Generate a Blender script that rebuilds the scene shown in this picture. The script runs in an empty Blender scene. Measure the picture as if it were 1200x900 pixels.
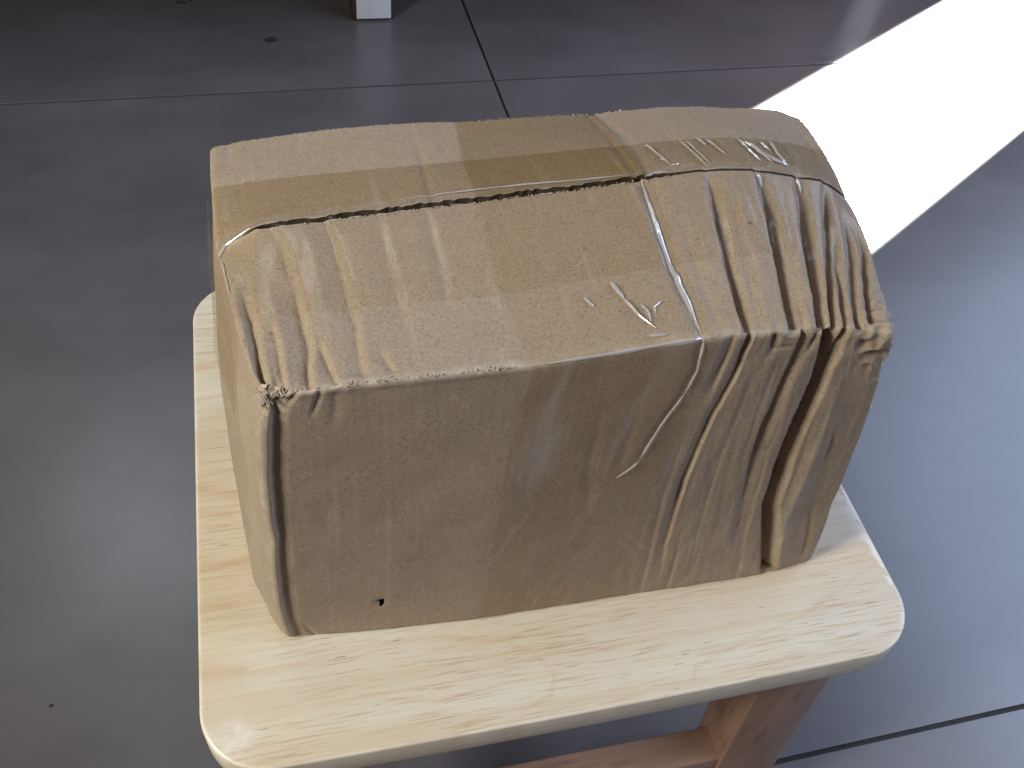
import bpy, math, random
import numpy as np
from mathutils import Vector

# ------------------------------------------------------------------ camera, world, lamps
scene = bpy.context.scene
COL = scene.collection
cam_data = bpy.data.cameras.new("camera"); cam = bpy.data.objects.new("camera", cam_data); COL.objects.link(cam)
cam.location = (-0.0979, -0.2623, 0.3646)
cam.rotation_euler = (0.7124, -0.0918, -0.2228)
cam_data.sensor_width = 36.0; cam_data.lens = 1117.70 / 1200 * 36
cam_data.clip_start = 0.01; cam_data.clip_end = 60
scene.camera = cam

world = bpy.data.worlds.new("World"); scene.world = world; world.use_nodes = True
bgn = world.node_tree.nodes["Background"]
bgn.inputs[0].default_value = (0.76, 0.54, 0.54, 1); bgn.inputs[1].default_value = 0.10

def lamp(name, loc, target, size, power, color, size_y=None, spread=180):
    d = bpy.data.lights.new(name, 'AREA'); d.energy = power; d.color = color
    d.shape = 'RECTANGLE'; d.size = size; d.size_y = size_y or size; d.spread = math.radians(spread)
    o = bpy.data.objects.new(name, d); COL.objects.link(o); o.location = loc
    o.rotation_euler = (Vector(target) - Vector(loc)).to_track_quat('-Z', 'Y').to_euler()
    return o
FLOOR_Z = -0.2452
# daylight from a window high on the left, towards the viewer
lamp("window_light", (-1.00, -0.31, 0.72), (0, -0.04, 0.03), 0.30, 6.3, (0.985, 1.0, 0.94), 0.34, spread=115)
# a further window beyond, seen as the soft sheen on the tiles at left
lamp("far_window_light", (-0.60, 1.52, 1.92), (-0.2, 0.1, FLOOR_Z), 0.42, 3.9, (0.80, 0.93, 1.0), 0.42)
# open doorway to the right, cool sky light
lamp("door_light", (1.72, -0.06, 1.05), (0.35, -0.02, -0.10), 3.0, 28.0, (0.56, 0.70, 1.0), 1.0, spread=120)
# shaft of sun through that doorway, a narrow parallel beam that ends on the floor
_c = Vector((0.7935, 0.692, FLOOR_Z)); _a = math.radians(31.5); _e = math.radians(42)
_d = Vector((math.cos(_a) * math.cos(_e), math.sin(_a) * math.cos(_e), math.sin(_e)))
sb = lamp("sun_shaft", _c + _d * 1.7, _c, 0.197, 190.0, (1.0, 0.985, 0.97), 0.90 * math.sin(_e), spread=1.3)

scene.view_settings.view_transform = 'Standard'; scene.view_settings.look = 'None'
scene.view_settings.exposure = 0.0; scene.view_settings.gamma = 1.0
scene.view_settings.use_curve_mapping = False
scene.render.engine = 'CYCLES'
scene.cycles.max_bounces = 8; scene.cycles.transparent_max_bounces = 16
scene.cycles.caustics_reflective = False; scene.cycles.caustics_refractive = False
# ------------------------------------------------------------------ helpers
rng = np.random.default_rng(7); random.seed(7)

def tag(o, label=None, cat=None, kind=None, group=None):
    if label: o["label"] = label
    if cat: o["category"] = cat
    if kind: o["kind"] = kind
    if group: o["group"] = group
    return o
def empty(name, loc=(0, 0, 0)):
    o = bpy.data.objects.new(name, None); COL.objects.link(o); o.location = loc; o.empty_display_size = 0.02
    return o
def mesh_obj(name, verts, faces, mat, parent=None, smooth=True, normals=None, attrs=None):
    me = bpy.data.meshes.new(name)
    verts = np.asarray(verts, dtype=np.float32)
    if isinstance(faces, np.ndarray):
        n, k = faces.shape
        me.vertices.add(len(verts)); me.vertices.foreach_set("co", verts.ravel())
        me.loops.add(n * k); me.loops.foreach_set("vertex_index", faces.astype(np.int32).ravel())
        me.polygons.add(n); me.polygons.foreach_set("loop_start", np.arange(0, n * k, k, dtype=np.int32))
        me.update(calc_edges=True); me.validate()
    else:
        me.from_pydata([tuple(v) for v in verts.tolist()], [], faces); me.update()
    me.polygons.foreach_set("use_smooth", np.full(len(me.polygons), smooth))
    for an, av in (attrs or {}).items():
        a = me.attributes.new(an, 'FLOAT', 'POINT'); a.data.foreach_set("value", np.asarray(av, dtype=np.float32))
    if normals is not None:
        me.normals_split_custom_set_from_vertices(np.asarray(normals, dtype=np.float32).tolist())
    if mat: me.materials.append(mat)
    o = bpy.data.objects.new(name, me); COL.objects.link(o)
    if parent: o.parent = parent
    return o
def gridfaces(nu, nv, flip=False):
    i = np.arange(nu * nv).reshape(nu, nv)
    f = np.stack([i[:-1, :-1], i[1:, :-1], i[1:, 1:], i[:-1, 1:]], -1).reshape(-1, 4)
    return f[:, ::-1] if flip else f
def vnorm(v, f):
    a = v[f[:, 1]] - v[f[:, 0]]; b = v[f[:, 2]] - v[f[:, 0]]; c = v[f[:, 3]] - v[f[:, 0]]
    n = np.cross(a, b) + np.cross(b, c); o = np.zeros_like(v)
    for k in range(4): np.add.at(o, f[:, k], n)
    return o / np.maximum(np.linalg.norm(o, axis=1, keepdims=True), 1e-12)
def _hash(ix, iy, iz, s):
    h = (ix.astype(np.int64) * 374761393 + iy.astype(np.int64) * 668265263 + iz.astype(np.int64) * 2147483647 + s * 1274126177) & 0xffffffff
    h = ((h ^ (h >> 13)) * 1274126177) & 0xffffffff
    h = ((h ^ (h >> 16)) * 2246822519) & 0xffffffff
    return ((h ^ (h >> 15)) & 0xffffff) / float(0xffffff)
def vnoise(p, s=0):
    """value noise, -1..1"""
    i = np.floor(p); f = p - i; f = f * f * (3 - 2 * f); i = i.astype(np.int64); r = 0
    for a in (0, 1):
        for b in (0, 1):
            for c in (0, 1):
                w = (f[:, 0] if a else 1 - f[:, 0]) * (f[:, 1] if b else 1 - f[:, 1]) * (f[:, 2] if c else 1 - f[:, 2])
                r = r + w * _hash(i[:, 0] + a, i[:, 1] + b, i[:, 2] + c, s)
    return r * 2 - 1
def fbm(p, oct=4, s=0):
    r = 0; a = 1.0
    for k in range(oct): r = r + a * vnoise(p * 2 ** k, s + k); a *= .5
    return r / 1.9

# ------------------------------------------------------------------ material helpers
class NT:
    def __init__(s, name):
        s.m = bpy.data.materials.new(name); s.m.use_nodes = True; s.t = s.m.node_tree; s.t.nodes.clear()
        s.out = s.t.nodes.new("ShaderNodeOutputMaterial")
    def n(s, typ, **kw):
        nd = s.t.nodes.new("ShaderNode" + typ)
        for k, v in kw.items():
            if k in nd.inputs.keys(): nd.inputs[k].default_value = v
            else: setattr(nd, k, v)
        return nd
    def l(s, a, b): s.t.links.new(a, b)
    def coords(s, scale=(1, 1, 1), rot=(0, 0, 0)):
        c = s.n("TexCoord"); mp = s.n("Mapping"); mp.inputs["Scale"].default_value = scale; mp.inputs["Rotation"].default_value = rot
        s.l(c.outputs["Object"], mp.inputs["Vector"]); return mp.outputs["Vector"]
    def noise(s, vec, scale, detail=4, rough=.55, dist=0.0):
        nd = s.n("TexNoise"); nd.inputs["Scale"].default_value = scale; nd.inputs["Detail"].default_value = detail
        nd.inputs["Roughness"].default_value = rough; nd.inputs["Distortion"].default_value = dist
        s.l(vec, nd.inputs["Vector"]); return nd.outputs["Fac"]
    def ramp(s, fac, pts):
        r = s.n("ValToRGB"); e = r.color_ramp.elements
        while len(e) < len(pts): e.new(0.5)
        for k, (pos, c) in enumerate(pts):
            e[k].position = pos; e[k].color = (c, c, c, 1) if not isinstance(c, tuple) else (*c, 1)
        s.l(fac, r.inputs["Fac"]); return r.outputs["Color"]
    def mix(s, fac, a, b, mode='MIX'):
        m = s.n("Mix"); m.data_type = 'RGBA'; m.blend_type = mode
        for sock, v in ((m.inputs[0], fac), (m.inputs[6], a), (m.inputs[7], b)):
            if hasattr(v, "is_linked"): s.l(v, sock)
            elif isinstance(v, tuple): sock.default_value = (*v, 1)
            else: sock.default_value = v
        return m.outputs[2]
    def math(s, op, a, b=0.0, c=None):
        m = s.n("Math"); m.operation = op
        for k, v in enumerate((a, b) if c is None else (a, b, c)):
            if hasattr(v, "is_linked"): s.l(v, m.inputs[k])
            else: m.inputs[k].default_value = v
        return m.outputs[0]
    def attr(s, name):
        a = s.n("Attribute"); a.attribute_name = name; return a.outputs["Fac"]
    def bump(s, h, strength, dist, prev=None):
        b = s.n("Bump"); b.inputs["Strength"].default_value = strength; b.inputs["Distance"].default_value = dist
        s.l(h, b.inputs["Height"])
        if prev is not None: s.l(prev, b.inputs["Normal"])
        return b.outputs["Normal"]
    def principled(s, col, rough=.6, normal=None, spec=.5, coat=0.0, coat_rough=.1):
        b = s.n("BsdfPrincipled")
        for sock, v in ((b.inputs["Base Color"], col), (b.inputs["Roughness"], rough)):
            if hasattr(v, "is_linked"): s.l(v, sock)
            elif isinstance(v, tuple): sock.default_value = (*v, 1)
            else: sock.default_value = v
        b.inputs["Specular IOR Level"].default_value = spec
        b.inputs["Coat Weight"].default_value = coat; b.inputs["Coat Roughness"].default_value = coat_rough
        if normal is not None: s.l(normal, b.inputs["Normal"])
        return b.outputs[0]
    def done(s, sh): s.l(sh, s.out.inputs["Surface"]); return s.m

def mat_cardboard(name="kraft_cardboard", inner=False):
    t = NT(name); v = t.coords()
    big = t.noise(v, 22, 5, .6); mid = t.noise(v, 160, 4, .65); fine = t.noise(v, 1150, 3, .7)
    fib = t.noise(t.coords((1, .22, 1), (0, 0, .5)), 2400, 2, .6); fib2 = t.noise(t.coords((.22, 1, .5), (.3, .2, -.4)), 2200, 2, .6)
    c = t.mix(big, (.308, .236, .158), (.356, .268, .182))
    c = t.mix(t.math('MULTIPLY', t.noise(v, 38, 3, .6), .5), c, (.345, .240, .175))
    c = t.mix(t.ramp(mid, [(.35, 0.0), (.7, .35)]), c, (.41, .308, .20))
    c = t.mix(t.ramp(fine, [(.29, .9), (.46, 0.0)]), c, (.185, .135, .086))
    c = t.mix(t.ramp(fine, [(.54, 0.0), (.72, .6)]), c, (.48, .39, .275))
    c = t.mix(t.ramp(fib, [(.66, 0.0), (.72, .7)]), c, (.17, .11, .06))
    c = t.mix(t.ramp(fib2, [(.69, 0.0), (.75, .75)]), c, (.58, .46, .31))
    wn = t.math('MULTIPLY', t.attr("wear"), t.ramp(mid, [(.25, .25), (.65, 1.0)]))
    c = t.mix(wn, c, (.56, .475, .37))
    c = t.mix(t.attr("soil_hole"), c, (.10, .075, .05))
    h = t.math('ADD', t.math('MULTIPLY', fine, .6), t.math('ADD', t.math('MULTIPLY', mid, .8), t.math('MULTIPLY', fib, .35)))
    return t.done(t.principled(c, .82, t.bump(h, .12, .00016), spec=.2))
def mat_torn():
    t = NT("torn_paper"); v = t.coords(); f = t.noise(v, 700, 3, .7)
    c = t.mix(f, (.36, .28, .19), (.62, .53, .42))
    return t.done(t.principled(c, .95, t.bump(f, .5, .0004), spec=.1))
def mat_dark():
    t = NT("board_edge_shade"); f = t.noise(t.coords(), 300, 3, .6)  # board edge coloured near black to stand for shade in the seam gap
    return t.done(t.principled(t.mix(f, (.06, .042, .027), (.10, .07, .045)), .95, spec=.1))
def mat_tape(tint=(.980, .966, .935), haze=.02, gloss=.004, rough=.22, name="clear_packing_tape"):
    t = NT(name)
    v = t.coords(); st = t.noise(t.coords((120, 9, 9)), 1.0, 4, .6); st2 = t.noise(t.coords((300, 300, 300)), 1.0, 3, .6)
    h = t.math('ADD', t.math('MULTIPLY', st, .5), t.math('MULTIPLY', st2, .25))
    nrm = t.bump(h, .35, .0006)
    tr = t.n("BsdfTransparent"); tr.inputs[0].default_value = (*tint, 1)
    gl = t.n("BsdfGlossy"); gl.inputs["Color"].default_value = (1, 1, 1, 1); gl.inputs["Roughness"].default_value = rough; t.l(nrm, gl.inputs["Normal"])
    df = t.n("BsdfDiffuse"); df.inputs[0].default_value = (.72, .68, .64, 1); t.l(nrm, df.inputs["Normal"])
    fr = t.n("LayerWeight"); fr.inputs[0].default_value = .5; t.l(nrm, fr.inputs["Normal"]); schlick = t.math('MULTIPLY_ADD', t.math('POWER', fr.outputs["Facing"], 5.0), .55, .04)
    m1 = t.n("MixShader"); t.l(t.math('ADD', t.math('MULTIPLY', t.attr("haze"), .34), t.math('MULTIPLY', t.ramp(st, [(.45, 0.0), (.75, 1.0)]), haze)), m1.inputs[0]); t.l(tr.outputs[0], m1.inputs[1]); t.l(df.outputs[0], m1.inputs[2])
    m2 = t.n("MixShader"); t.l(t.math('ADD', t.math('MULTIPLY', schlick, .42), gloss), m2.inputs[0]); t.l(m1.outputs[0], m2.inputs[1]); t.l(gl.outputs[0], m2.inputs[2])
    return t.done(m2.outputs[0])
def mat_wrinkle():
    t = NT("folded_clear_tape")
    tr = t.n("BsdfTransparent"); tr.inputs[0].default_value = (.95, .92, .86, 1)
    gl = t.n("BsdfGlossy"); gl.inputs["Roughness"].default_value = .12
    df = t.n("BsdfDiffuse"); df.inputs[0].default_value = (.86, .83, .80, 1)
    m1 = t.n("MixShader"); m1.inputs[0].default_value = .5; t.l(tr.outputs[0], m1.inputs[1]); t.l(df.outputs[0], m1.inputs[2])  # white diffuse share brightens the folds to stand in for glints
    m2 = t.n("MixShader"); m2.inputs[0].default_value = .28; t.l(m1.outputs[0], m2.inputs[1]); t.l(gl.outputs[0], m2.inputs[2])
    return t.done(m2.outputs[0])
def mat_seatwood():
    t = NT("pale_rubberwood"); 
    w1 = t.noise(t.coords((2.6, 46, 46)), 1.0, 6, .62, 0.0); w2 = t.noise(t.coords((7, 380, 380)), 1.0, 4, .6, 0.0)
    patch = t.noise(t.coords((9, 16, 16)), 1.0, 3, .5)
    c = t.mix(t.ramp(w1, [(.36, 0.0), (.70, 1.0)]), (.680, .592, .430), (.590, .440, .272))
    c = t.mix(t.ramp(patch, [(.36, .6), (.60, 0.0)]), c, (.690, .645, .52))
    c = t.mix(t.math('MULTIPLY', t.ramp(w2, [(.48, 0.0), (.74, 1.0)]), .45), c, (.58, .40, .23))
    por = t.noise(t.coords((48, 1300, 1300)), 1.0, 2, .5); msk = t.noise(t.coords((22, 34, 34)), 1.0, 3, .6)
    pm = t.math('MULTIPLY', t.ramp(por, [(.55, 0.0), (.64, 1.0)]), t.ramp(msk, [(.38, .12), (.60, .95)]))
    c = t.mix(t.math('MULTIPLY', pm, .7), c, (.46, .30, .17))
    por2 = t.noise(t.coords((90, 1200, 1200)), 1.0, 1, .5)
    c = t.mix(t.math('MULTIPLY', t.ramp(por2, [(.735, 0.0), (.77, 1.0)]), .6), c, (.20, .125, .07))
    c = t.mix(t.math("MULTIPLY", t.attr("grain"), t.math("MULTIPLY_ADD", w2, 1.0, .15)), c, (.54, .35, .19))
    c = t.mix(t.attr("pale"), c, (.86, .80, .68))
    h = t.math('ADD', w2, t.math('MULTIPLY', por, .6))
    return t.done(t.principled(c, t.math('MULTIPLY_ADD', w1, .15, .33), t.bump(h, .12, .0006), spec=.5, coat=.12, coat_rough=.25))
def mat_redwood(name="reddish_stool_wood", a=(.22, .118, .074), b=(.37, .215, .138), axis=(40, 40, 5)):
    t = NT(name); w1 = t.noise(t.coords(axis), 1.0, 5, .6, 1.0); w2 = t.noise(t.coords(tuple(4 * q for q in axis)), 1.0, 3, .6)
    c = t.mix(t.ramp(w1, [(.3, 0.0), (.7, 1.0)]), a, b)
    c = t.mix(t.math('MULTIPLY', t.ramp(w2, [(.55, 0.0), (.72, 1.0)]), .55), c, tuple(q * .5 for q in a))
    return t.done(t.principled(c, .38, t.bump(w2, .12, .0006), spec=.5))
def mat_tile(name, hue=0.0):
    t = NT(name)
    n1 = t.noise(t.coords((1, 1.6, 1), (0, 0, -.5)), 5.5, 5, .6, 0.0); n2 = t.noise(t.coords((1, 2.4, 1), (0, 0, .6)), 4.0, 4, .5, 0.0); n3 = t.noise(t.coords(), 60, 4, .6)
    c = t.mix(n1, (.012, .009, .009), (.222, .202, .198))
    c = t.mix(t.math('MULTIPLY', n2, .4), c, (.156, .142, .140))
    c = t.mix(t.math('MULTIPLY', n3, .22), c, (.095, .09, .09))
    dust = t.noise(t.coords(), 520, 2, .5); c = t.mix(t.ramp(dust, [(.66, 0.0), (.74, .35)]), c, (.24, .23, .22)); n5 = t.noise(t.coords(), 11, 5, .65); c = t.mix(t.math('MULTIPLY', n5, .5), c, (.075, .069, .068))
    oi = t.n('ObjectInfo'); c = t.mix(t.math('MULTIPLY', oi.outputs['Random'], .22), c, (.17, .155, .15))
    r = .30
    h = t.noise(t.coords(), 9, 2, .5)
    return t.done(t.principled(c, r, t.bump(h, .04, .002), spec=.75))
def mat_plain(name, col, rough=.6, var=.15, scale=60):
    t = NT(name); f = t.noise(t.coords(), scale, 4, .6)
    return t.done(t.principled(t.mix(f, tuple(q * (1 - var) for q in col), tuple(min(1, q * (1 + var)) for q in col)), rough, t.bump(f, .1, .0008), spec=.4))

M_CARD = mat_cardboard(); M_TORN = mat_torn(); M_DARK = mat_dark()
M_TAPE = mat_tape(); M_TAPE2 = mat_tape((.90, .87, .80), name='tape_far_flap_shade'); M_TAPE3 = mat_tape((.945, .915, .862), name='tape_on_front', haze=.05); M_WRINK = mat_wrinkle(); M_SEAT = mat_seatwood(); M_RED = mat_redwood()  # second tape tint is darkened to stand for dim grazing reflection on the far flap
M_RAILX = mat_redwood("reddish_rail_wood", (.21, .118, .08), (.33, .20, .14), (5, 40, 40))
M_TILE = mat_tile("grey_porcelain_tile"); M_GROUT = mat_plain("dark_grout", (.05, .045, .045), .95)
M_WHITE = mat_plain("worn_white_paint", (.66, .66, .70), .5, .08); M_BROWN = mat_plain("dark_brown_wood", (.055, .026, .015), .5, .3)
M_REDRAIL = mat_plain("red_painted_rail", (.42, .06, .05), .5); M_DIRT = mat_plain("dry_dirt", (.03, .024, .02), .95, .4, 900)

# ------------------------------------------------------------------ the floor: grout bed and bevelled tiles
TH = 0.0116; TS = 0.8; OA = 0.6988; OB = 0.1645
floor = mesh_obj("floor", [(-6, -6, FLOOR_Z - .0025), (6, -6, FLOOR_Z - .0025), (6, 6, FLOOR_Z - .0025), (-6, 6, FLOOR_Z - .0025)], [[0, 1, 2, 3]], M_GROUT, smooth=False)
tag(floor, "glossy grey porcelain tiled floor with thin dark grout lines", "floor", "structure")
def tile_mesh():
    h = TS / 2 - .0015; b = .0005; v = []
    for (e, z) in ((h, -.006), (h, -b), (h - b * .3, -b * .3), (h - b, 0)):
        v += [(-e, -e, z), (e, -e, z), (e, e, z), (-e, e, z)]
    f = [[12, 13, 14, 15]]
    for r in range(3):
        for k in range(4): f.append([4 * r + k, 4 * r + (k + 1) % 4, 4 * r + 4 + (k + 1) % 4, 4 * r + 4 + k])
    me = bpy.data.meshes.new("tile"); me.from_pydata(v, [], f); me.update(); me.materials.append(M_TILE); return me
_tm = tile_mesh(); ct, st_ = math.cos(TH), math.sin(TH)
for i in range(-3, 4):
    for j in range(-3, 4):
        a = OB + (i + .5) * TS; b = OA + (j + .5) * TS
        o = bpy.data.objects.new("tile", _tm); COL.objects.link(o); o.parent = floor
        o.location = (a * ct - b * st_, a * st_ + b * ct, FLOOR_Z); o.rotation_euler = (0, 0, TH + random.choice((0, 1, 2, 3)) * math.pi / 2 * 0)

# ------------------------------------------------------------------ the stool
stool = empty("wooden_stool", (0, 0, FLOOR_Z))
tag(stool, "small pale wooden stool with rounded seat corners carrying the battered box", "stool")
SZ = -FLOOR_Z           # children live in the stool's own frame (its origin is on the floor)
def rrect(hx, hy, r, n=14):
    pts = []
    for (sx, sy, a0) in ((1, 1, 0), (-1, 1, 90), (-1, -1, 180), (1, -1, 270)):
        for k in range(n + 1):
            a = math.radians(a0 + 90 * k / n); pts.append((sx * (hx - r) + r * math.cos(a), sy * (hy - r) + r * math.sin(a)))
    return np.array(pts)
def make_seat():
    W, D, T, R = .150, .1306, .0185, .026
    n = 1100; 
    ring = rrect(W, D, R, 24)
    # resample the outline evenly
    seg = np.r_[ring, ring[:1]]; dl = np.r_[0, np.cumsum(np.linalg.norm(np.diff(seg, axis=0), axis=1))]
    s = np.linspace(0, dl[-1], n, endpoint=False); px = np.interp(s, dl, seg[:, 0]); py = np.interp(s, dl, seg[:, 1])
    # edges bow out a hair
    py = py * (1 + .012 * np.sign(1) * (1 - (px / W) ** 2) * (np.abs(py) > .1)); 
    out = np.stack([px, py], 1); nrm = out / np.maximum(np.abs(out).max(1, keepdims=True), 1e-6)
    rows = []; e = .0013
    scales = [(1 - .0032 / W, -T), (1 - .0006 / W, -T + .0016), (1, -T + .004), (1, -e)] + [(1 - e * (1 - math.cos(a)) / W, -e + e * math.sin(a)) for a in (.4, .8, 1.2, math.pi / 2)]
    for k, (sc, z) in enumerate(scales): rows.append(np.c_[out * sc, np.full(n, z)])
    # the top: concentric rings to the centre
    last = scales[-1][0]; m = 120
    for k in range(1, m): rows.append(np.c_[out * last * (1 - k / m) , np.zeros(n)])
    v = np.concatenate(rows); nr = len(rows)
    i = np.arange(nr * n).reshape(nr, n); f = np.stack([i[:-1], np.roll(i[:-1], -1, 1), np.roll(i[1:], -1, 1), i[1:]], -1).reshape(-1, 4)
    x, y = v[:, 0] * 1000, v[:, 1] * 1000
    wob = fbm(np.c_[x / 14, y / 14, x * 0], 3, 3) * 1.6; wob2 = fbm(np.c_[x / 5, y / 5, x * 0], 2, 9) * .6
    g = np.zeros(len(v))
    def line(pts, width, amp):
        best = np.full(len(v), 1e9)
        for (a, b) in zip(pts[:-1], pts[1:]):
            a = np.array(a); d = np.array(b) - a; tt = np.clip(((x - a[0]) * d[0] + (y - a[1]) * d[1]) / (d @ d), 0, 1)
            best = np.minimum(best, np.hypot(x + wob2 - a[0] - tt * d[0], y + wob * .5 - a[1] - tt * d[1]))
        return amp * np.exp(-(best / width) ** 2)
    return v, f, g, line
_sv, _sf, _sg, _sline = make_seat()
GRAIN_LINES = [([(-151.3, -83.7), (-131.5, -92.0), (-113.5, -91.7), (-88.1, -90.5), (-67.3, -89.7), (-50.1, -92.1)], 0.7, 0.45), ([(-50.1, -92.1), (-29.5, -96.6), (-18.6, -104.2), (-12.3, -114.7), (-15.2, -123.1), (-25.8, -126.4)], 0.8, 0.5), ([(-150.1, -89.3), (-133.1, -90.6)], 1.8, 0.7), ([(147.3, -90.4), (123.5, -99.4), (100.8, -108.0), (78.2, -114.0), (56.7, -119.1), (46.0, -122.4), (42.6, -128.5)], 0.6, 0.55), ([(-150.3, -2.2), (-133.2, -7.3)], 3.8, 0.8), ([(-150.5, -13.6), (-136.1, -17.3)], 3.2, 0.6), ([(-150.8, -43.5), (-129.2, -41.0)], 1.6, 0.8), ([(-149.7, 50.1), (-136.1, 52.4)], 1.4, 0.7), ([(-149.4, 72.2), (-137.1, 73.3)], 3.0, 0.65), ([(-56.9, -129.1), (-44.8, -127.3)], 1.2, 0.5), ([(-150.4, -109.7), (-129.3, -111.0)], 0.8, 0.3)]
_g = np.zeros(len(_sv))
for pts, wd, am in GRAIN_LINES: _g = np.maximum(_g, _sline(pts, wd, am))
_x, _y = _sv[:, 0] * 1000, _sv[:, 1] * 1000
_pale = np.clip(.75 * np.exp(-((np.minimum(np.abs(_x - 148), 40) / 3.2) ** 2)) * np.clip((_y + 128) / 10, 0, 1) * (fbm(np.c_[_x / 5, _y / 9, _x * 0], 3, 21) > .05), 0, 1)
_pale = np.maximum(_pale, .8 * np.exp(-((np.hypot(_x + 137, _y + 117) / 7.5) ** 2)) * np.clip(fbm(np.c_[_x / 4, _y / 3, _x * 0], 3, 4) + .5, 0, 1))
# worn lighter arris along the front and side edges
_pale = np.maximum(_pale, .4 * ((_sv[:, 2] > -.0015) & (_sv[:, 2] < -.00002)) * np.clip(.7 + fbm(np.c_[_x / 12, _y / 12, _x * 0], 3, 31), 0, 1))
_sv2 = _sv.copy(); _sv2[:, 2] += SZ
seat = mesh_obj("seat", _sv2, _sf, M_SEAT, stool, attrs={"grain": _g, "pale": _pale})
_u = rrect(.1465, .1272, .024)
mesh_obj("underside", np.c_[_u, np.full(len(_u), SZ - .0183)], [list(range(len(_u)))[::-1]], M_RED, seat, smooth=False)
def bar(name, a, b, up, w, d, mat, parent, bev=.002, w2=None, d2=None):
    """tapered square bar with chamfered arrises from a to b"""
    a = np.array(a, float); b = np.array(b, float); t = (b - a) / np.linalg.norm(b - a)
    u = np.cross(up, t); u /= np.linalg.norm(u); q = np.cross(t, u); v = []; w2 = w2 or w; d2 = d2 or d
    n = 8
    for k in range(n + 1):
        s = k / n; c = a + (b - a) * s; hw = (w + (w2 - w) * s) / 2; hd = (d + (d2 - d) * s) / 2
        for (i, j) in ((-hw + bev, -hd), (hw - bev, -hd), (hw - bev * .3, -hd + bev * .3), (hw, -hd + bev), (hw, hd - bev), (hw - bev * .3, hd - bev * .3), (hw - bev, hd), (-hw + bev, hd), (-hw + bev * .3, hd - bev * .3), (-hw, hd - bev), (-hw, -hd + bev), (-hw + bev * .3, -hd + bev * .3)):
            v.append(c + u * i + q * j)
    f = []
    for k in range(n):
        for i in range(12): f.append([12 * k + i, 12 * k + (i + 1) % 12, 12 * k + 12 + (i + 1) % 12, 12 * k + 12 + i])
    f.append(list(range(11, -1, -1))); f.append(list(range(12 * n, 12 * n + 12)))
    o = mesh_obj(name, v, f, mat, parent, smooth=True)
    o.data.set_sharp_from_angle(angle=math.radians(25)) if hasattr(o.data, "set_sharp_from_angle") else None
    return o
legtop, legbot = SZ - .0186, 0.0
for (sx, sy) in ((1, -1), (-1, -1), (1, 1), (-1, 1)):
    a = (sx * .1075, sy * .106, legtop); b = (sx * (.1265 if sy < 0 else .112), sy * (.106 if sy < 0 else .095), legbot)
    bar("leg", a, b, (0, 1, 0), .037, .028, M_RED, stool, w2=.040)
rz = SZ - .148 - .011
for sy in (-1, 1): bar("stretcher", (-.100, sy * .1085, rz), (.100, sy * .1085, rz), (0, 1, 0), .022, .0192, M_RAILX, stool)
for sx in (-1, 1): bar("stretcher", (sx * .117, -.093, rz + .03), (sx * .117, .093, rz + .03), (1, 0, 0), .022, .018, M_RED, stool)

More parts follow.
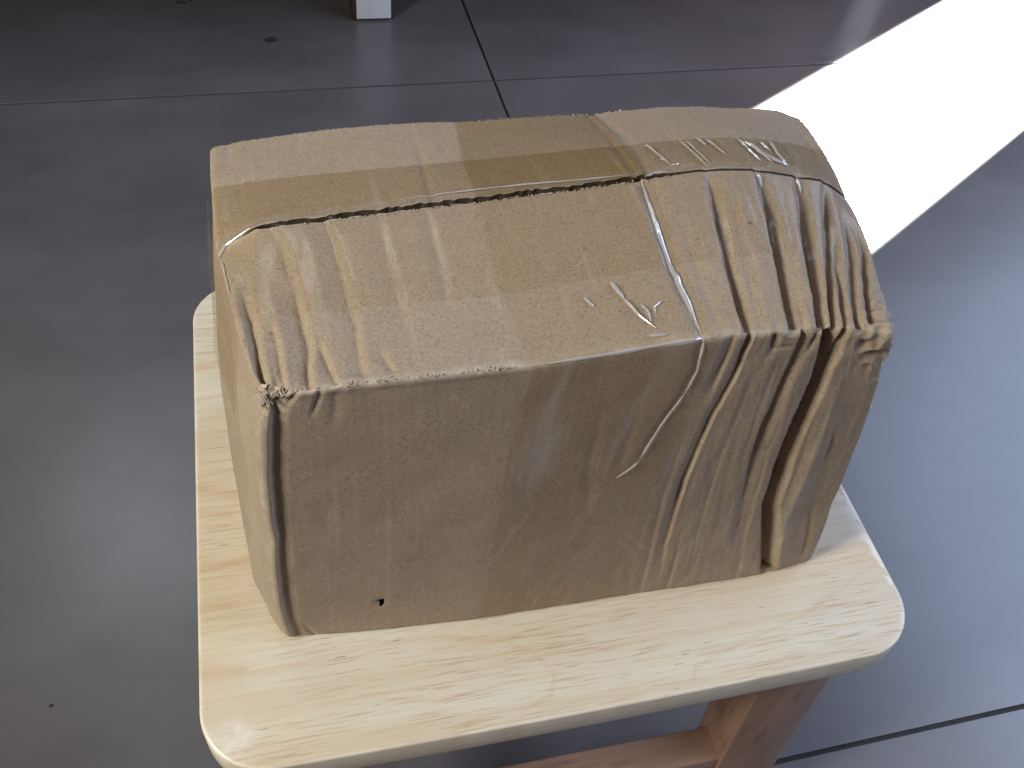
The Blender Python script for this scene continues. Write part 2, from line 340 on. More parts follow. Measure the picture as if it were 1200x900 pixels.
# ------------------------------------------------------------------ the carton: an ideal box, creased, then warped to its crushed shape
X0,X1,Y0,Y1,H=-.118,.118,-.082,.050,.150
SEAM=-.012
CTRL=[ # ideal -> real
 # front top edge
 ((-.118,-.082,.15),(-.1105,-.0800,.1501)),((-.0873,-.082,.15),(-.0873,-.0805,.1518)),((-.0624,-.082,.15),(-.0624,-.0805,.1522)),
 ((-.0311,-.082,.15),(-.0311,-.0805,.1520)),((-.0044,-.082,.15),(-.0044,-.0805,.1540)),((.0231,-.082,.15),(.0231,-.0805,.1566)),
 ((.045,-.082,.15),(.0391,-.0805,.1562)),((.068,-.082,.15),(.0558,-.0805,.1548)),((.0985,-.082,.15),(.0779,-.0805,.1528)),((.118,-.082,.15),(.0930,-.0805,.1505)),
 # seam
 ((-.118,-.012,.15),(-.1215,-.010,.1440)),((-.1075,-.012,.15),(-.1075,-.01,.1542)),((-.0796,-.012,.15),(-.0796,-.01,.1560)),((-.0509,-.012,.15),(-.0509,-.01,.1585)),
 ((-.0154,-.012,.15),(-.0154,-.01,.1606)),((.0275,-.012,.15),(.0275,-.01,.1641)),((.0530,-.012,.15),(.0497,-.01,.1655)),((.076,-.012,.15),(.0683,-.01,.1640)),((.106,-.012,.15),(.0984,-.01,.1567)),((.118,-.012,.15),(.1125,-.01,.1470)),
 # back top edge
 ((-.118,.05,.15),(-.1220,.0485,.1455)),((-.0734,.05,.15),(-.0734,.0505,.1495)),((-.0205,.05,.15),(-.0205,.0505,.1494)),((.0249,.05,.15),(.0249,.0505,.1495)),
 ((.0843,.05,.15),(.0843,.0505,.1495)),((.118,.05,.15),(.1195,.0475,.1440)),((.1060,.05,.15),(.1080,.0500,.1478)),
 # right top edge
 ((.118,.024,.15),(.1170,.026,.1475)),((.118,-.045,.15),(.1060,-.043,.1485)),((.118,-.068,.15),(.0985,-.066,.1488)),
 # front right vertical
 ((.118,-.082,.1259),(.0992,-.081,.1259)),((.118,-.082,.0955),(.1055,-.081,.0955)),((.118,-.082,.0788),(.1078,-.081,.0788)),((.118,-.082,.0452),(.1115,-.0815,.0452)),
 # bottom
 ((-.118,-.082,0),(-.1150,-.0805,0)),((-.0768,-.082,0),(-.0768,-.0838,0)),((-.038,-.082,0),(-.038,-.0858,0)),((.0142,-.082,0),(.0142,-.0862,0)),
 ((.0531,-.082,0),(.0531,-.0868,0)),((.0957,-.082,0),(.0957,-.0872,0)),((.118,-.082,0),(.1165,-.0840,0)),
 ((-.118,.05,0),(-.128,.05,0)),((.118,.05,0),(.122,.05,0)),((0,.05,0),(0,.051,0)),
 ((-.118,-.052,0),(-.1285,-.052,0)),((-.118,-.02,0),(-.129,-.02,0)),((.118,-.02,0),(.121,-.02,0)),
 # left bulge
 ((-.118,-.02,.11),(-.1245,-.02,.1120)),((-.118,-.03,.087),(-.1265,-.03,.087)),((-.118,-.04,.0526),(-.1275,-.04,.0526)),((-.118,.02,.08),(-.127,.02,.08)),((-.118,.03,.137),(-.1232,.03,.1367)),
 ((-.118,-.082,.075),(-.1150,-.0807,.075)),
 # front mid, back mid, right mid
 ((-.03,-.082,.08),(-.03,-.0835,.08)),((.05,-.082,.08),(.046,-.0825,.08)),((0,.05,.08),(0,.053,.08)),((.118,-.016,.08),(.121,-.016,.08)),((.118,.05,.08),(.122,.051,.08)),
 ((0,-.016,0),(0,-.016,0)),((0,-.05,.15),(.000,-.0475,.1585)),((-.07,-.05,.15),(-.07,-.048,.1545)),((.075,-.05,.15),(.064,-.048,.1610)),((0,.022,.15),(0,.023,.1565)),((.075,.022,.15),(.074,.023,.1585)),
]
A=np.array([c[0] for c in CTRL]);B=np.array([c[1] for c in CTRL])-A
def _fit():
    n=len(A);K=np.linalg.norm(A[:,None]-A[None],axis=2)
    P=np.c_[np.ones(n),A*8];M=np.zeros((n+4,n+4));M[:n,:n]=K+np.eye(n)*-2e-5*0;M[:n,n:]=P;M[n:,:n]=P.T
    r=np.zeros((n+4,3));r[:n]=B
    return np.linalg.solve(M,r)
C_=_fit()
def warp(p):
    out=np.empty_like(p);n=len(A)
    for i in range(0,len(p),40000):
        q=p[i:i+40000];D=np.sqrt(np.maximum(((q[:,None,:]-A[None])**2).sum(2),1e-14))
        out[i:i+40000]=q+D@C_[:n]+np.c_[np.ones(len(q)),q*8]@C_[n:]
    return out
RAD=.0023
def rounded(p):
    lo=np.array([X0,Y0,0])+RAD;hi=np.array([X1,Y1,H])-RAD
    c=np.clip(p,lo,hi);d=p-c
    n=d/np.maximum(np.linalg.norm(d,axis=1,keepdims=True),1e-9)
    return c+n*RAD,n
def axis(a,b,h):
    n=int(round((b-a)/h));return np.linspace(a,b,n+1)
def panel(name,h):
    xs=axis(X0,X1,h);zs=axis(0,H,h)
    if name=='top_near': u,v=xs,axis(Y0,SEAM,h);f=lambda a,b:(a,b,a*0+H)
    elif name=='top_far': u,v=xs,axis(SEAM,Y1,h);f=lambda a,b:(a,b,a*0+H)
    elif name=='front': u,v=xs,zs;f=lambda a,b:(a,a*0+Y0,b)
    elif name=='back': u,v=xs[::-1],zs;f=lambda a,b:(a,a*0+Y1,b)
    elif name in('left','right'):
        ys=np.r_[axis(Y0,SEAM,h),axis(SEAM,Y1,h)[1:]]
        if name=='left':u,v=ys[::-1],zs;f=lambda a,b:(a*0+X0,a,b)
        else:u,v=ys,zs;f=lambda a,b:(a*0+X1,a,b)
    else:
        ys=np.r_[axis(Y0,SEAM,h),axis(SEAM,Y1,h)[1:]]
        u,v=xs,ys[::-1];f=lambda a,b:(a,b,a*0)
    U,V=np.meshgrid(u,v,indexing='ij')
    return np.stack(f(U.ravel(),V.ravel()),1),(len(u),len(v))

MM = .001
# crease lines in unrolled panel millimetres: x along the box, w < 0 across the top, w > 0 down the front
# (points, depth mm (+ valley, - ridge), width left, width right)
CREASES = [
 # right-hand pleats on the near flap: sharp drop on the left of each valley, sloping facet on its right
 ([(24,-67),(24,-35),(24,-16),(24,-1)], 1.4, 1.4, 4.0),
 ([(35,-60),(34,-30),(33,-4)], .7, 3.0, 2.0),
 ([(52,-70),(50,-49),(48,-32),(46,-15),(45,-1)], 3.2, 1.1, 4.0),
 ([(60,-62),(56,-35),(54,-14),(52,0)], 1.2, 1.6, 2.2),
 ([(76,-70),(74,-53),(71,-32),(69,-13),(67,0)], 4.2, .9, 4.2),
 ([(85,-66),(81,-40),(76,-14),(74.5,-2)], .8, 1.6, 1.2),
 ([(94,-72),(90,-53),(86,-33),(84,-13),(81,0)], 4.6, .9, 3.2),
 ([(106,-70),(98,-42),(94,-24),(88.5,-1)], 3.4, .8, 2.0),
 ([(106,-60),(99,-29),(97,-14),(94.5,-1)], 2.2, .7, 1.6),
 ([(110,-60),(106,-31),(103,-15),(101,0)], 3.0, .8, 1.8),
 ([(112,-56),(113,-39),(110,-15),(108,-4)], 2.8, .8, 1.6),
 # their continuation down the front
 ([(24,1),(27,14),(25,25),(20,39),(15,58),(8,64)], .5, 1.5, 1.5),
 ([(39,2),(38,17),(37,31)], 1.0, 2.4, .8),
 ([(48,1),(47,12),(46,21),(42,39),(39,67),(38,113),(40,140)], 1.7, 2.4, .5),
 ([(59,3),(60,13)], 1.4, 1.2, 2.5), ([(54,6),(60,9),(66,7)], .9, 3.0, 4.0),
 ([(73,1),(72,14),(70,29),(68,45),(67,65),(69,98)], 2.0, .6, 3.4), ([(68,70),(70,100),(73,135)], .9, 1.8, 2.6),
 ([(86,1),(88,15),(88,24),(85,41),(83,61),(82.5,98),(88,124),(92,148)], 6.2, 1.9, 3.4),
 ([(80,2),(79,12)], 1.4, .8, 1.6),
 ([(94,1),(93,13),(91,20),(89,27)], 2.6, 1.0, 2.0),
 ([(99,8),(99,23),(98,44),(96,83),(94,112),(97,145)], -1.5, 2.6, 4.5),
 ([(103,48),(103,79)], .9, .6, 1.6), ([(105,95),(110,141)], .8, .9, 1.6),
 ([(54,30),(52,60),(52,110),(54,140)], .4, 2.0, .6), ([(60,20),(58,60),(60,120),(62,140)], .25, 1.2, 1.6), ([(76,30),(74,60),(75,110),(78,147)], .4, 1.6, .7),
 ([(33,35),(31,80),(33,147)], .4, 2.0, .7), ([(27,70),(25,120),(27,147)], .25, 2.0, .8), ([(44,95),(45,147)], .4, 1.2, .6),
 # left-hand pleats
 ([(-112,-56),(-113,-43),(-113,-26),(-115,-6),(-115,-1)], 2.4, 1.8, 1.2),
 ([(-103,-69),(-100,-61),(-98,-44),(-97.5,-34),(-97,-19),(-99,-2)], 2.0, 4.2, 1.2),
 ([(-107,-38),(-107,-27),(-108,-2)], 1.3, 2.8, .8),
 ([(-85,-69),(-83,-51),(-82,-32),(-81,-22),(-81,-5)], 1.5, 4.2, 1.2),
 ([(-93,-24),(-93,-16),(-89,-2)], 1.1, 2.6, .7),
 ([(-68,-68),(-67,-39),(-66,-24),(-66,-8)], .75, 4.0, 1.6),
 ([(-75,-14),(-72,-4)], .7, 1.8, .6),
 ([(-52,-68),(-51.5,-44),(-52,-13)], .55, 2.0, 1.6),
 ([(-33,-60),(-33,-10)], .2, 4, 4),
 ([(-114.5,1),(-115,30),(-116,75),(-115.5,108),(-116,145)], -.9, 2.5, .5),
 ([(-112.6,3),(-113.2,31),(-114.4,75),(-113.8,109),(-114.6,148)], 1.5, .5, 2.6),
 ([(-110,136),(-106,150)], .7, 1, 1), ([(-96,1),(-100,13)], .7, .7, 1.2), ([(-105,1),(-109,8)], .9, .8, 1.0), ([(-90,3),(-93,20)], .3, 1.5, 2),
 # far flap
 ([(-112,-131),(-112,-106)], .9, 1.5, 1.0), ([(-107,-131),(-107,-112)], -.6, 1.5, 1.0), ([(-47,-118),(-49,-71)], .7, 1.2, 1.6),
 ([(24,-131),(24,-97),(23,-71)], .7, 1.5, .8), ([(27,-131),(30,-100),(28,-72)], .7, .9, 2.0), ([(97,-114),(94,-78)], .7, 1.2, .8), ([(111,-121),(110,-82)], .9, 1.2, .8),
 ([(-109,-117),(-109,-74)], .5, 1.0, 1.6), ([(64,-110),(66,-75)], .35, 2.0, 1.0), ([(46,-118),(47,-74)], .35, 2.0, 1.0), ([(80,-118),(79,-74)], .35, 2.0, 1.0),
 ([(-109,-74),(-98,-78),(-82,-84),(-66,-91)], .25, .8, .8),
 ([(-3,11),(-4,34),(-3,61),(4,105)], .35, 2.0, 2.0), ([(11,10),(9,37),(8,73)], .35, 2.0, 2.0),
]
def topfront(x, w):
    """height (m) of the creases at unrolled position (mm)"""
    d = np.zeros_like(x)
    for pts, dep, wl, wr in CREASES:
        ww = np.array([q[1] for q in pts], float); xx = np.array([q[0] for q in pts], float)
        o = np.argsort(ww); ww, xx = ww[o], xx[o]
        m = (w > ww[0] - 8) & (w < ww[-1] + 8)
        if not m.any(): continue
        wm = w[m]; c = np.interp(wm, ww, xx) + .22 * (1 - 2 * np.abs(vnoise(np.c_[wm / 9, wm * 0 + xx[0], wm * 0], 5)))
        right = xx.max() > 30; gain = 1.3 if (xx[0] < -60 and ww[0] < -3) else 1.0
        dx = x[m] - c; wd = np.where(dx < 0, wl, wr) * .9
        L = ww[-1] - ww[0]
        def end(w_): return abs(w_) < 6 or w_ > 140 or w_ < -124 or -74 < w_ < -64
        f0 = (np.clip(1 - (ww[0] - wm) / 2.5, 0, 1) if end(ww[0]) else np.clip((wm - ww[0]) / (.4 * L + 1), 0, 1))
        f1 = (np.clip(1 - (wm - ww[-1]) / 2.5, 0, 1) if end(ww[-1]) else np.clip((ww[-1] - wm) / (.4 * L + 1), 0, 1))
        fade = f0 * f1
        if right and ww[0] < -55 and ww[0] > -75: fade = fade * np.clip(.22 + .78 * (wm + 69) / 16, .0, 1) * (wm > -71.5)
        a = np.sqrt(dx * dx + .012) - .11
        if xx[0] < -60 and ww[0] < -3: fade = fade * np.interp(wm, [-70, -40, -8, 0], [.35, .75, 1.0, .9])
        tent = np.maximum(0, 1 - np.maximum(a, 0) / (2.0 * wd))
        vary = 1 + .22 * vnoise(np.c_[wm / 11, wm * 0 + 7 * xx[0], wm * 0], 14)
        d[m] -= dep * gain * vary * fade * ((.92 * tent + .08 * np.exp(-np.maximum(a, 0) / wd)) if right else (.7 * tent + .3 * np.exp(-np.maximum(a, 0) / wd)))
    return d * MM
def displacement(q):
    """crease height for points on the ideal box"""
    x, y, z = q.T; n = len(q); d = np.zeros(n)
    on_top = z > H - 1e-6; on_front = (y < Y0 + 1e-6) & ~on_top; rest = ~(on_top | on_front)
    xm = x / MM
    wt = -(y - Y0) / MM; wf = (H - z) / MM
    d[on_top] = topfront(xm[on_top], wt[on_top]); d[on_front] = topfront(xm[on_front], wf[on_front])
    if rest.any():
        xr, yr, zr = xm[rest], y[rest], z[rest]
        ft = np.exp(-(H - zr) / .010); ff = np.exp(-(yr - Y0) / .007)
        d[rest] = topfront(xr, wt[rest]) * ft * (1 - ff) + topfront(xr, wf[rest]) * ff
    # broad dents, crushed right-hand corner, gentle washboard of the flutes
    d += .00045 * fbm(q / .028, 3, 11) + .00004 * fbm(q / .006, 2, 40)
    zr = np.clip((x - .030) / .02, 0, 1) * (on_top | on_front) * np.where(on_top, np.clip((-.020 - y) / .012, 0, 1), 1); wq = np.where(on_top, -(y - Y0), H - z)
    d += zr * .00038 * (np.abs(vnoise(np.c_[x / .0048 + wq * 9, wq / .026, wq * 0], 101)) - .35) + zr * .00016 * (np.abs(vnoise(np.c_[x / .0026 - wq * 14, wq / .013, wq * 0], 103)) - .35)
    zl = np.clip((-.050 - x) / .03, 0, 1) * on_top * np.clip((-.018 - y) / .01, 0, 1)
    d += zl * .0004 * (np.abs(vnoise(np.c_[x / .0060, wq / .020, wq * 0], 105)) - .35)
    d += on_front * .00022 * (np.abs(vnoise(np.c_[x / .016 + wq * 5, wq / .03, wq * 0], 107)) - .3)
    cr = np.exp(-(((x - .116) / .012) ** 2 + ((y + .080) / .014) ** 2 + ((z - .146) / .014) ** 2))
    d += cr * .0022 * (1 - 2 * np.abs(vnoise(q / .0055, 61))) 
    cl = np.exp(-(((x + .116) / .006) ** 2 + ((y + .080) / .007) ** 2 + ((z - .148) / .006) ** 2))
    d += cl * (-.0034 + .0026 * vnoise(q / .0019, 62))
    # rubbed, slightly rolled front top edge on the left half
    lip = np.exp(-(((y - Y0) ** 2 + (z - H) ** 2) / .0022 ** 2)) * np.clip((-.028 - x) / .02, 0, 1)
    d += lip * (.0007 + .0005 * fbm(q / .004, 2, 70))
    # left end: two soft vertical buckles under the tape
    le = np.clip(1 - (x - X0) / .004, 0, 1)
    d += le * .0011 * np.sin((y + .02) / .011 + 1.3 * vnoise(q / .03, 81)) * np.clip((H - z) / .02, 0, 1)
    # puncture
    hole = np.where(on_front, np.exp(-(((x + .078) / .0025) ** 2 + ((z - .0235) / .0030) ** 2)), 0); d -= hole * .0006
    # flute washboard
    d += .000010 * np.sin(xm * 2 * math.pi / 3.6) * (on_top | on_front)
    return d
def surface(q, extra=0.0):
    r, nn = rounded(q); d = displacement(q) + extra
    s = warp(r + nn * d[:, None]); s[:, 2] = np.maximum(s[:, 2], .0004)
    return s
box = empty("cardboard_box", (0, 0, 0))
tag(box, "battered brown cardboard box with crushed right end, sealed with clear tape", "box")
HS = .00064
PN = ["front", "back", "left", "right", "base", "top_near", "top_far"]
allq, shapes, offs = [], [], []; k = 0
for nme in PN:
    q, sh = panel(nme, HS); allq.append(q); shapes.append(sh); offs.append(k); k += len(q)
Q = np.concatenate(allq); S = surface(Q)
# the two flaps do not quite meet: ragged gap along the seam
def seam_gap(x, s): return .00066 * np.clip(1.2 + .9 * vnoise(np.c_[x / .0016, x * 0 + s, x * 0], 90 + s) + .35 * vnoise(np.c_[x / .02, x * 0, x * 0 + s], 95), .3, 3) * np.clip((x + .113) / .01, 0, 1) * np.clip((.045 - x) / .02, .06, 1)
for nme, sgn, sd in (("top_near", -1, 1), ("top_far", 1, 2)):
    i = PN.index(nme); sl = slice(offs[i], offs[i] + len(allq[i])); q = allq[i]
    wgt = np.exp(-np.abs(q[:, 1] - SEAM) / .0016)
    S[sl, 1] += sgn * wgt * seam_gap(q[:, 0], sd)
    S[sl, 2] += (.0006 if sgn > 0 else -.0003) * wgt * np.clip((q[:, 0] + .113) / .01, 0, 1)
F = np.concatenate([gridfaces(*sh) + o for sh, o in zip(shapes, offs)])
# shared normals so that the folds between panels stay continuous (flaps stay apart at the seam)
key = np.round(Q / 2e-5).astype(np.int64); side = np.zeros(len(Q), np.int64)
side[offs[6]:] = (np.abs(Q[offs[6]:, 1] - SEAM) < 1e-6)
_, inv = np.unique(np.c_[key, side], axis=0, return_inverse=True); inv = inv.ravel()
acc = np.zeros((inv.max() + 1, 3)); N0 = np.zeros_like(S)
a_, b_, c_ = S[F[:, 1]] - S[F[:, 0]], S[F[:, 2]] - S[F[:, 0]], S[F[:, 3]] - S[F[:, 0]]
fn = np.cross(a_, b_) + np.cross(b_, c_)
for kk in range(4): np.add.at(acc, inv[F[:, kk]], fn)
NRM = acc[inv]; NRM /= np.maximum(np.linalg.norm(NRM, axis=1, keepdims=True), 1e-12)
# wear: rubbed edges, torn seam edge, crease crests
x, y, z = Q.T
eT = np.exp(-np.hypot(y - Y0, z - H) / .0016); eB = np.exp(-np.hypot(y - Y1, z - H) / .0010); eV = np.exp(-np.hypot(x - X0, y - Y0) / .0022) * .5
eS = np.where(np.abs(z - H) < 1e-6, np.exp(-np.abs(y - SEAM) / .0010) * (y <= SEAM + 1e-6), 0)
eR = np.exp(-np.minimum(np.hypot(x - X1, z - H), np.hypot(x - X1, y - Y0)) / .0014) * .7
wear = np.clip((eT * .85 + eB * .9 + eV + eS * .8 + eR) * np.clip(.75 + .9 * fbm(Q / .006, 3, 17), 0, 1.2), 0, 1)
dsp = displacement(Q); wear = np.maximum(wear, np.clip(.25 * (dsp / .0012 - .3), 0, .3))
sc1 = fbm(np.c_[(x * .8 + z * .6) / .0015, (z * .8 - x * .6 + y) / .03, x * 0], 3, 45); sc2 = fbm(np.c_[x / .0022, (z + y) / .05, x * 0 + 3], 3, 47); wear = np.maximum(wear, np.clip((np.maximum(sc1, sc2) - .42) * 1.6, 0, .35) * np.clip(fbm(Q / .03, 2, 48) + .45, 0, 1))
soil_hole = np.zeros(len(Q)); 
cl = np.exp(-(((x + .1155) / .0045) ** 2 + ((y + .0800) / .005) ** 2 + ((z - .1480) / .0045) ** 2)); soil_hole = np.maximum(soil_hole, np.clip(1.3 * cl, 0, .95) * (vnoise(Q / .0011, 33) > 0.0))
def spot(px, pw, rx, rw):
    w_ = np.where(z > H - 1e-6, -(y - Y0), H - z) * 1000; vis = (z > H - 1e-6) | (y < Y0 + 1e-6)
    return np.where(vis, np.exp(-(((x * 1000 - px) / rx) ** 2 + ((w_ - pw) / rw) ** 2) ** 2), 0)
soil_hole = np.maximum(soil_hole, spot(63, -43, 1.1, .7) * .95)  # black dash painted for the shade inside a small hole
soil_hole = np.maximum(soil_hole, spot(-108, -24, 1.0, 3.0) * .5 * (vnoise(Q / .0008, 34) > .2))
soil_hole = np.maximum(soil_hole, spot(-117, -22, .8, 3.0) * .8 * (vnoise(Q / .0008, 35) > .1))
PNAMES = {"front": "front_panel", "back": "back_panel", "left": "end_panel", "right": "end_panel", "base": "base_panel", "top_near": "top_flap", "top_far": "top_flap"}
PLAB = {"right": "crushed right end panel", "left": "bulging left end panel", "top_near": "near top flap with deep pleats at its right", "top_far": "far top flap under the seam tape"}
parts = {}
for nme, sh, o0, q in zip(PN, shapes, offs, allq):
    sl = slice(o0, o0 + len(q)); f = gridfaces(*sh); v = S[sl]; nn = NRM[sl]; at = {"wear": wear[sl], "soil_hole": soil_hole[sl]}
    if nme == "front":   # the small puncture is a real opening
        c = q[f].mean(1); hx = c[:, 0] + .078; hz_ = c[:, 2] - .0235; f = f[~(((np.abs(hx) < .0016) & (hz_ > .0004 - .5 * hx) & (hz_ < .0021 + .3 * hx)) | ((np.abs(hx - .0007 - .15 * hz_) < .0008) & (hz_ > -.0030) & (hz_ < .0021)))]
    ob = mesh_obj(PNAMES[nme], v, f, M_CARD, box, normals=nn, attrs=at); parts[nme] = ob
    if nme in PLAB: ob["label"] = PLAB[nme]
    if nme in ("top_near", "top_far"):   # board thickness along the seam
        idx = np.where(np.abs(q[:, 1] - SEAM) < 1e-6)[0]; idx = idx[np.argsort(q[idx, 0])]
        top = v[idx]; n = len(idx); low = top.copy(); low[:, 2] -= .0028
        mesh_obj("board_edge", np.r_[top, low], np.stack([np.arange(n - 1), np.arange(1, n), np.arange(1, n) + n, np.arange(n - 1) + n], 1), M_DARK, ob)
# torn fibres: shards of paper along a line of the surface
def to_box(x, w):
    x = np.asarray(x, float) * MM; w = np.asarray(w, float) * MM
    q = np.stack([x, np.where(w <= 0, Y0 - w, Y0), np.where(w <= 0, H, H - w)], 1)
    over = np.maximum(Y0 - w - Y1, 0) * (w <= 0); q[:, 1] -= over; q[:, 2] -= over
    return q
def shards(name, pts, count, size, spread, mat, parent, lift=.0003, seed=1, flat=.35):
    r = np.random.default_rng(seed); pts = np.array(pts, float); L = np.r_[0, np.cumsum(np.linalg.norm(np.diff(pts, axis=0), axis=1))]
    s = r.uniform(0, L[-1], count); x = np.interp(s, L, pts[:, 0]) + r.normal(0, spread, count); w = np.interp(s, L, pts[:, 1]) + r.normal(0, spread, count)
    base = surface(to_box(x, w), lift); V, Fc = [], []
    for b in base:
        d = r.normal(0, 1, 3); d[2] = abs(d[2]) * flat + .1; d /= np.linalg.norm(d); e = np.cross(d, r.normal(0, 1, 3)); e /= np.linalg.norm(e); g = np.cross(d, e)
        ln = size * r.uniform(.4, 1.5) * MM; wd = ln * r.uniform(.15, .5); k = len(V); th = .00012
        tip = b + d * ln + e * wd * r.normal(0, .5)
        V += [b - e * wd, b + e * wd, tip, b - e * wd * .9 + g * th * 2, b + e * wd * .9 + g * th * 2, tip + g * th]
        Fc += [[k, k + 1, k + 2], [k + 5, k + 4, k + 3], [k, k + 2, k + 5, k + 3], [k + 1, k + 4, k + 5, k + 2]]
    o = mesh_obj(name, V, Fc, mat, parent, smooth=False); o["kind"] = "stuff"; return o
tn, tf, fp = parts["top_near"], parts["top_far"], parts["front"]
shards("torn_paper", [(-105, -68.3), (40, -68.3)], 150, .5, .2, M_TORN, tn, seed=3, flat=.25)
shards("torn_paper", [(-115, -1), (-34, 0)], 70, .7, .3, M_TORN, tn, seed=4, flat=.3)
shards("torn_paper", [(-20, -131.8), (40, -131.8)], 90, .9, .3, M_TORN, tf, lift=.0001, seed=5, flat=.3)
shards("torn_paper", [(-116, -131.9), (100, -131.9)], 260, .4, .25, M_TORN, tf, lift=.0001, seed=15, flat=.25)
shards("torn_paper", [(-117.5, -3), (-114, -1), (-112, 0)], 110, 1.9, 1.5, M_TORN, tn, seed=6, flat=.6)
shards("torn_paper", [(117.5, -60), (117.5, -2), (117.5, 40), (117.5, 110)], 70, .7, .2, M_TORN, parts["right"], lift=.0001, seed=8, flat=.2)
# ------------------------------------------------------------------ tape
def strip_points(s, other, mode):
    """mode 'seam': s runs along x and over both ends, other is w (mm). mode 'girth': s runs along w, other is x (mm)."""
    if mode == 'seam':
        x = np.clip(s, X0 / MM, X1 / MM); q = to_box(x, other)
        ov = np.maximum(X0 / MM - s, 0) + np.maximum(s - X1 / MM, 0); q[:, 2] -= ov * MM; return q
    return to_box(other, s)
def tape(name, mode, s0, s1, e0, e1, lift, parent, seed, lab=None):
    ns = int((s1 - s0) / .9); s = np.linspace(s0, s1, ns); m = 76; t = np.linspace(0, 1, m)
    A = np.interp(s, [p[0] for p in e0], [p[1] for p in e0]); Bb = np.interp(s, [p[0] for p in e1], [p[1] for p in e1])
    SS = np.repeat(s, m); OO = (A[:, None] + (Bb - A)[:, None] * t[None]).ravel()
    q = strip_points(SS, OO, mode)
    d = displacement(q); nx = -.06 * np.minimum(d, 0)          # film bridges the deepest pleats
    wr = np.zeros(len(q)); hz = np.zeros(len(q))
    xx = q[:, 0] / MM; ww = np.where(q[:, 2] > H - 1e-6, -(q[:, 1] - Y0) / MM, (H - q[:, 2]) / MM)
    nz = vnoise(np.c_[xx / 3.0 + ww * .12, ww / 14, ww * 0 + seed], seed)
    ridge = np.clip(1 - np.abs(nz) * 4.5, 0, 1) ** 2
    if mode == 'seam':
        zone = np.exp(-((ww + 82) / 12) ** 2) * (np.exp(-((xx - 84) / 11) ** 2) + .7 * np.exp(-((xx - 56) / 9) ** 2) + .6 * np.exp(-((xx - 37) / 5) ** 2))
        wr += zone * (.0008 * ridge + .0003 * nz)
        hz += .25 * ridge * np.clip((xx - 20) / 20, 0, 1)
        hz += .30 * np.exp(-((ww + 73.5) / 1.6) ** 2) * (.4 + .6 * (nz > -.3))
        ends = np.clip((X0 / MM + 4 - SS) / 6, 0, 1); wr += ends * .0012 * (1 + .5 * nz)
    else:
        wr += .00018 * ridge * (ww > 0); st = vnoise(np.c_[xx / 4.5 + ww * .04, ww / 45, ww * 0 + 3], 55)
        hz += np.clip(st - .1, 0, 1) * .9 * np.exp(-((ww - 34) / 32) ** 2) * (ww > 0) + .3 * np.clip(nz - .2, 0, 1) * (ww > 70)
    S2 = surface(q, nx + lift + wr)
    f = gridfaces(ns, m)
    if vnorm(S2, f)[:, 2].sum() < 0: f = f[:, ::-1]
    o = mesh_obj(name, S2, f, M_TAPE, parent, attrs={"haze": np.clip(hz, 0, 1)})
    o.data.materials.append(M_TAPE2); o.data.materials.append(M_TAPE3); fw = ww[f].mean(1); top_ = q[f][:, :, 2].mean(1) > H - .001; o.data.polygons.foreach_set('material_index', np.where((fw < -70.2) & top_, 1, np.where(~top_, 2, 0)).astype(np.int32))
    if lab: o["label"] = lab
    return o
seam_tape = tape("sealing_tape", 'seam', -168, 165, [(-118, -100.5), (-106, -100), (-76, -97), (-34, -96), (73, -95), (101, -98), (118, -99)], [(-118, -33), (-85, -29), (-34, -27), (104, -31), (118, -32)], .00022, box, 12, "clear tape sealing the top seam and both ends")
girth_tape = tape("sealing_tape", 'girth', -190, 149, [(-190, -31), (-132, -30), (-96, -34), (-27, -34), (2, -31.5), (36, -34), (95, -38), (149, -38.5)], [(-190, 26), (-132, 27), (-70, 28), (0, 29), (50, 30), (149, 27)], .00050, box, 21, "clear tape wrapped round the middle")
girth_tape2 = None
def ribbon(pts, width, height, parent, lift=.0006, name="tape_wrinkle", seed=0):
    pts = np.array(pts, float); L = np.r_[0, np.cumsum(np.linalg.norm(np.diff(pts, axis=0), axis=1))]; n = max(8, int(L[-1] / .7)); s = np.linspace(0, L[-1], n)
    x = np.interp(s, L, pts[:, 0]); w = np.interp(s, L, pts[:, 1]); r = np.random.default_rng(seed + int(L[-1] * 10))
    x = x + .25 * vnoise(np.c_[s / 3, s * 0 + seed, s * 0], 71); tx = np.gradient(x); tw = np.gradient(w); tl = np.hypot(tx, tw) + 1e-9; px, pw = -tw / tl, tx / tl
    taper = np.clip(np.minimum(s, L[-1] - s) / (L[-1] * .18 + .01), .12, 1) * (.85 + .3 * vnoise(np.c_[s / 9, s * 0, s * 0 + seed], 72))
    rows = []
    for (o, h) in ((-1, 0), (-.75, .25), (-.35, .85), (0, 1), (.30, .55), (.55, .35), (1, 0)):
        q = to_box(x + px * o * width * taper, w + pw * o * width * taper); d = displacement(q); rows.append(surface(q, -.06 * np.minimum(d, 0) + lift + h * height * MM * taper))
    V = np.stack(rows, 1).reshape(-1, 3)
    return mesh_obj(name, V, gridfaces(n, 7), M_WRINK, parent)
for pts, wd, ht in [
    ([(24.5,-69),(24.2,-45),(24,-30),(24.5,-14),(24.5,-2)], 1.1, .6),
    ([(24.5,0.5),(27,14),(25.5,24)], .7, .5), ([(25.5,24),(20,39),(15.5,55)], .8, .6), ([(15.5,55),(8,63)], .6, .5),
    ([(-28,0.2),(-18,.4),(-6,0.4),(10,.4),(28,.6)], .8, .25),
    ([(1,-25),(3.4,-18)], .8, .5), ([(3.2,-18.5),(6,-12),(10,-5.5)], .6, .6), ([(8,-15.5),(9.5,-12),(9.2,-8)], .4, .3), ([(7,-3.2),(13,-2.6)], .5, .4), ([(15,-15),(12,-13.5),(11.5,-11)], .3, .2), ([(-9,-21),(-7,-17)], .5, .2)]:
    ribbon(pts, wd, ht, girth_tape, .0007)
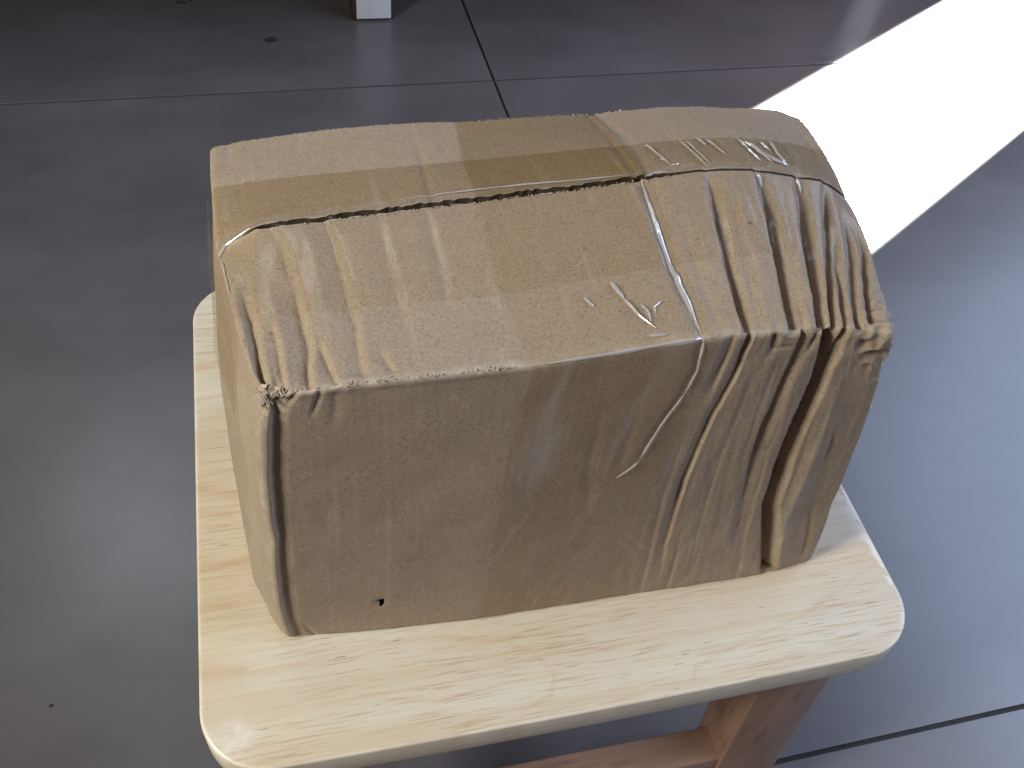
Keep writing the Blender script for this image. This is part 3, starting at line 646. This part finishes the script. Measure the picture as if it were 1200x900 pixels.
for pts, wd, ht in [
    ([(33,-92),(35,-92),(38.5,-75)], .55, .6), ([(38.5,-75),(42,-75.5)], .5, .4), ([(49,-94),(53,-71.5)], .45, .6), ([(51.5,-93),(55,-73)], .4, .5), ([(57,-95),(58.5,-88)], .8, .5), ([(60,-94),(65,-80)], .5, .6),
    ([(74,-94),(80,-77)], .8, .8), ([(77,-92),(83,-83),(90,-76.5)], 1.1, 1.2), ([(89,-95),(90,-84),(92,-76)], .9, 1.1), ([(80,-86),(85.5,-77)], .8, .9), ([(85,-80),(91.5,-77)], 1.0, .8), ([(84,-93),(87,-86)], .6, .6), ([(36,-80),(38,-79)], .6, .4),
    ([(-118.5,-66),(-116,-70.5),(-109,-71)], .8, .7), ([(-118,-64),(-117.8,-55),(-117.8,-44)], .6, .5), ([(-62,-74.5),(-32,-75.5),(0,-74),(22,-72.5)], .45, .25),
    ([(77,-69),(76,-62)], .7, .5), ([(94,-70),(93.5,-62)], .6, .5), ([(26,-70),(30,-71.5),(36,-71.5)], .7, .5)]:
    ribbon(pts, wd, ht, seam_tape, .0005)

# ------------------------------------------------------------------ background furniture and crumbs
bench = empty("low_bench", (0.034, 0.865, FLOOR_Z))
tag(bench, "low dark bench on white-faced leg standing on the floor behind the box", "bench")
def block(name, c, sx, sy, sz, mat, parent, bev=.0015):
    return bar(name, (c[0], c[1], c[2] - sz / 2), (c[0], c[1], c[2] + sz / 2), (0, 1, 0), sx, sy, mat, parent, bev)
lg = block("leg", (0, 0, .15), .050, .040, .30, M_BROWN, bench)
block("white_facing", (.001, -.0212, .1515), .042, .003, .297, M_WHITE, lg, .0008)
lg = block("leg", (.735, .075, .15), .050, .040, .30, M_BROWN, bench)
block("white_facing", (.735, .0538, .1515), .042, .003, .297, M_WHITE, lg, .0008)
bar("rail", (.10, .006, .150), (.70, .066, .150), (0, 0, 1), .016, .012, M_REDRAIL, bench)
bar("shade_apron", (-.75, 0.012, .205), (.72, 0.085, .205), (0, 0, 1), .19, .018, M_BROWN, bench)  # apron is an unseen board added to shade the floor and darken its reflection
bar("seat_board", (-.75, .25, .325), (.95, .25, .325), (0, 0, 1), .05, .60, M_BROWN, bench)
for k, (cx_, cy_, sz, lb) in enumerate([(-.0908, .8047, .0075, "dark crumb of dirt on the tile, nearest to the bench leg"), (-.1926, .8977, .006, "tiny dark crumb at the top edge, left of its neighbour"), (-.181, .906, .006, "tiny dark crumb at the top edge, right of its neighbour"), (-.2739, .0224, .0014, "tiny black speck on the tile left of the stool")]):
    r = np.random.default_rng(k); V = []; n = 10; m = 6
    for i in range(m):
        a = math.pi / 2 * i / (m - 1)
        for j in range(n): V.append((math.cos(2 * math.pi * j / n) * math.cos(a) * sz * r.uniform(.7, 1.2), math.sin(2 * math.pi * j / n) * math.cos(a) * sz * r.uniform(.6, 1.1) * .8, math.sin(a) * sz * .35 * r.uniform(.7, 1.2)))
    o = mesh_obj("dirt_crumb", V, np.concatenate([np.stack([np.arange(n) + n * i, (np.arange(n) + 1) % n + n * i, (np.arange(n) + 1) % n + n * i + n, np.arange(n) + n * i + n], 1) for i in range(m - 1)]), M_DIRT)
    o.location = (cx_, cy_, FLOOR_Z); tag(o, lb, "dirt", group="crumbs of dirt on the floor")
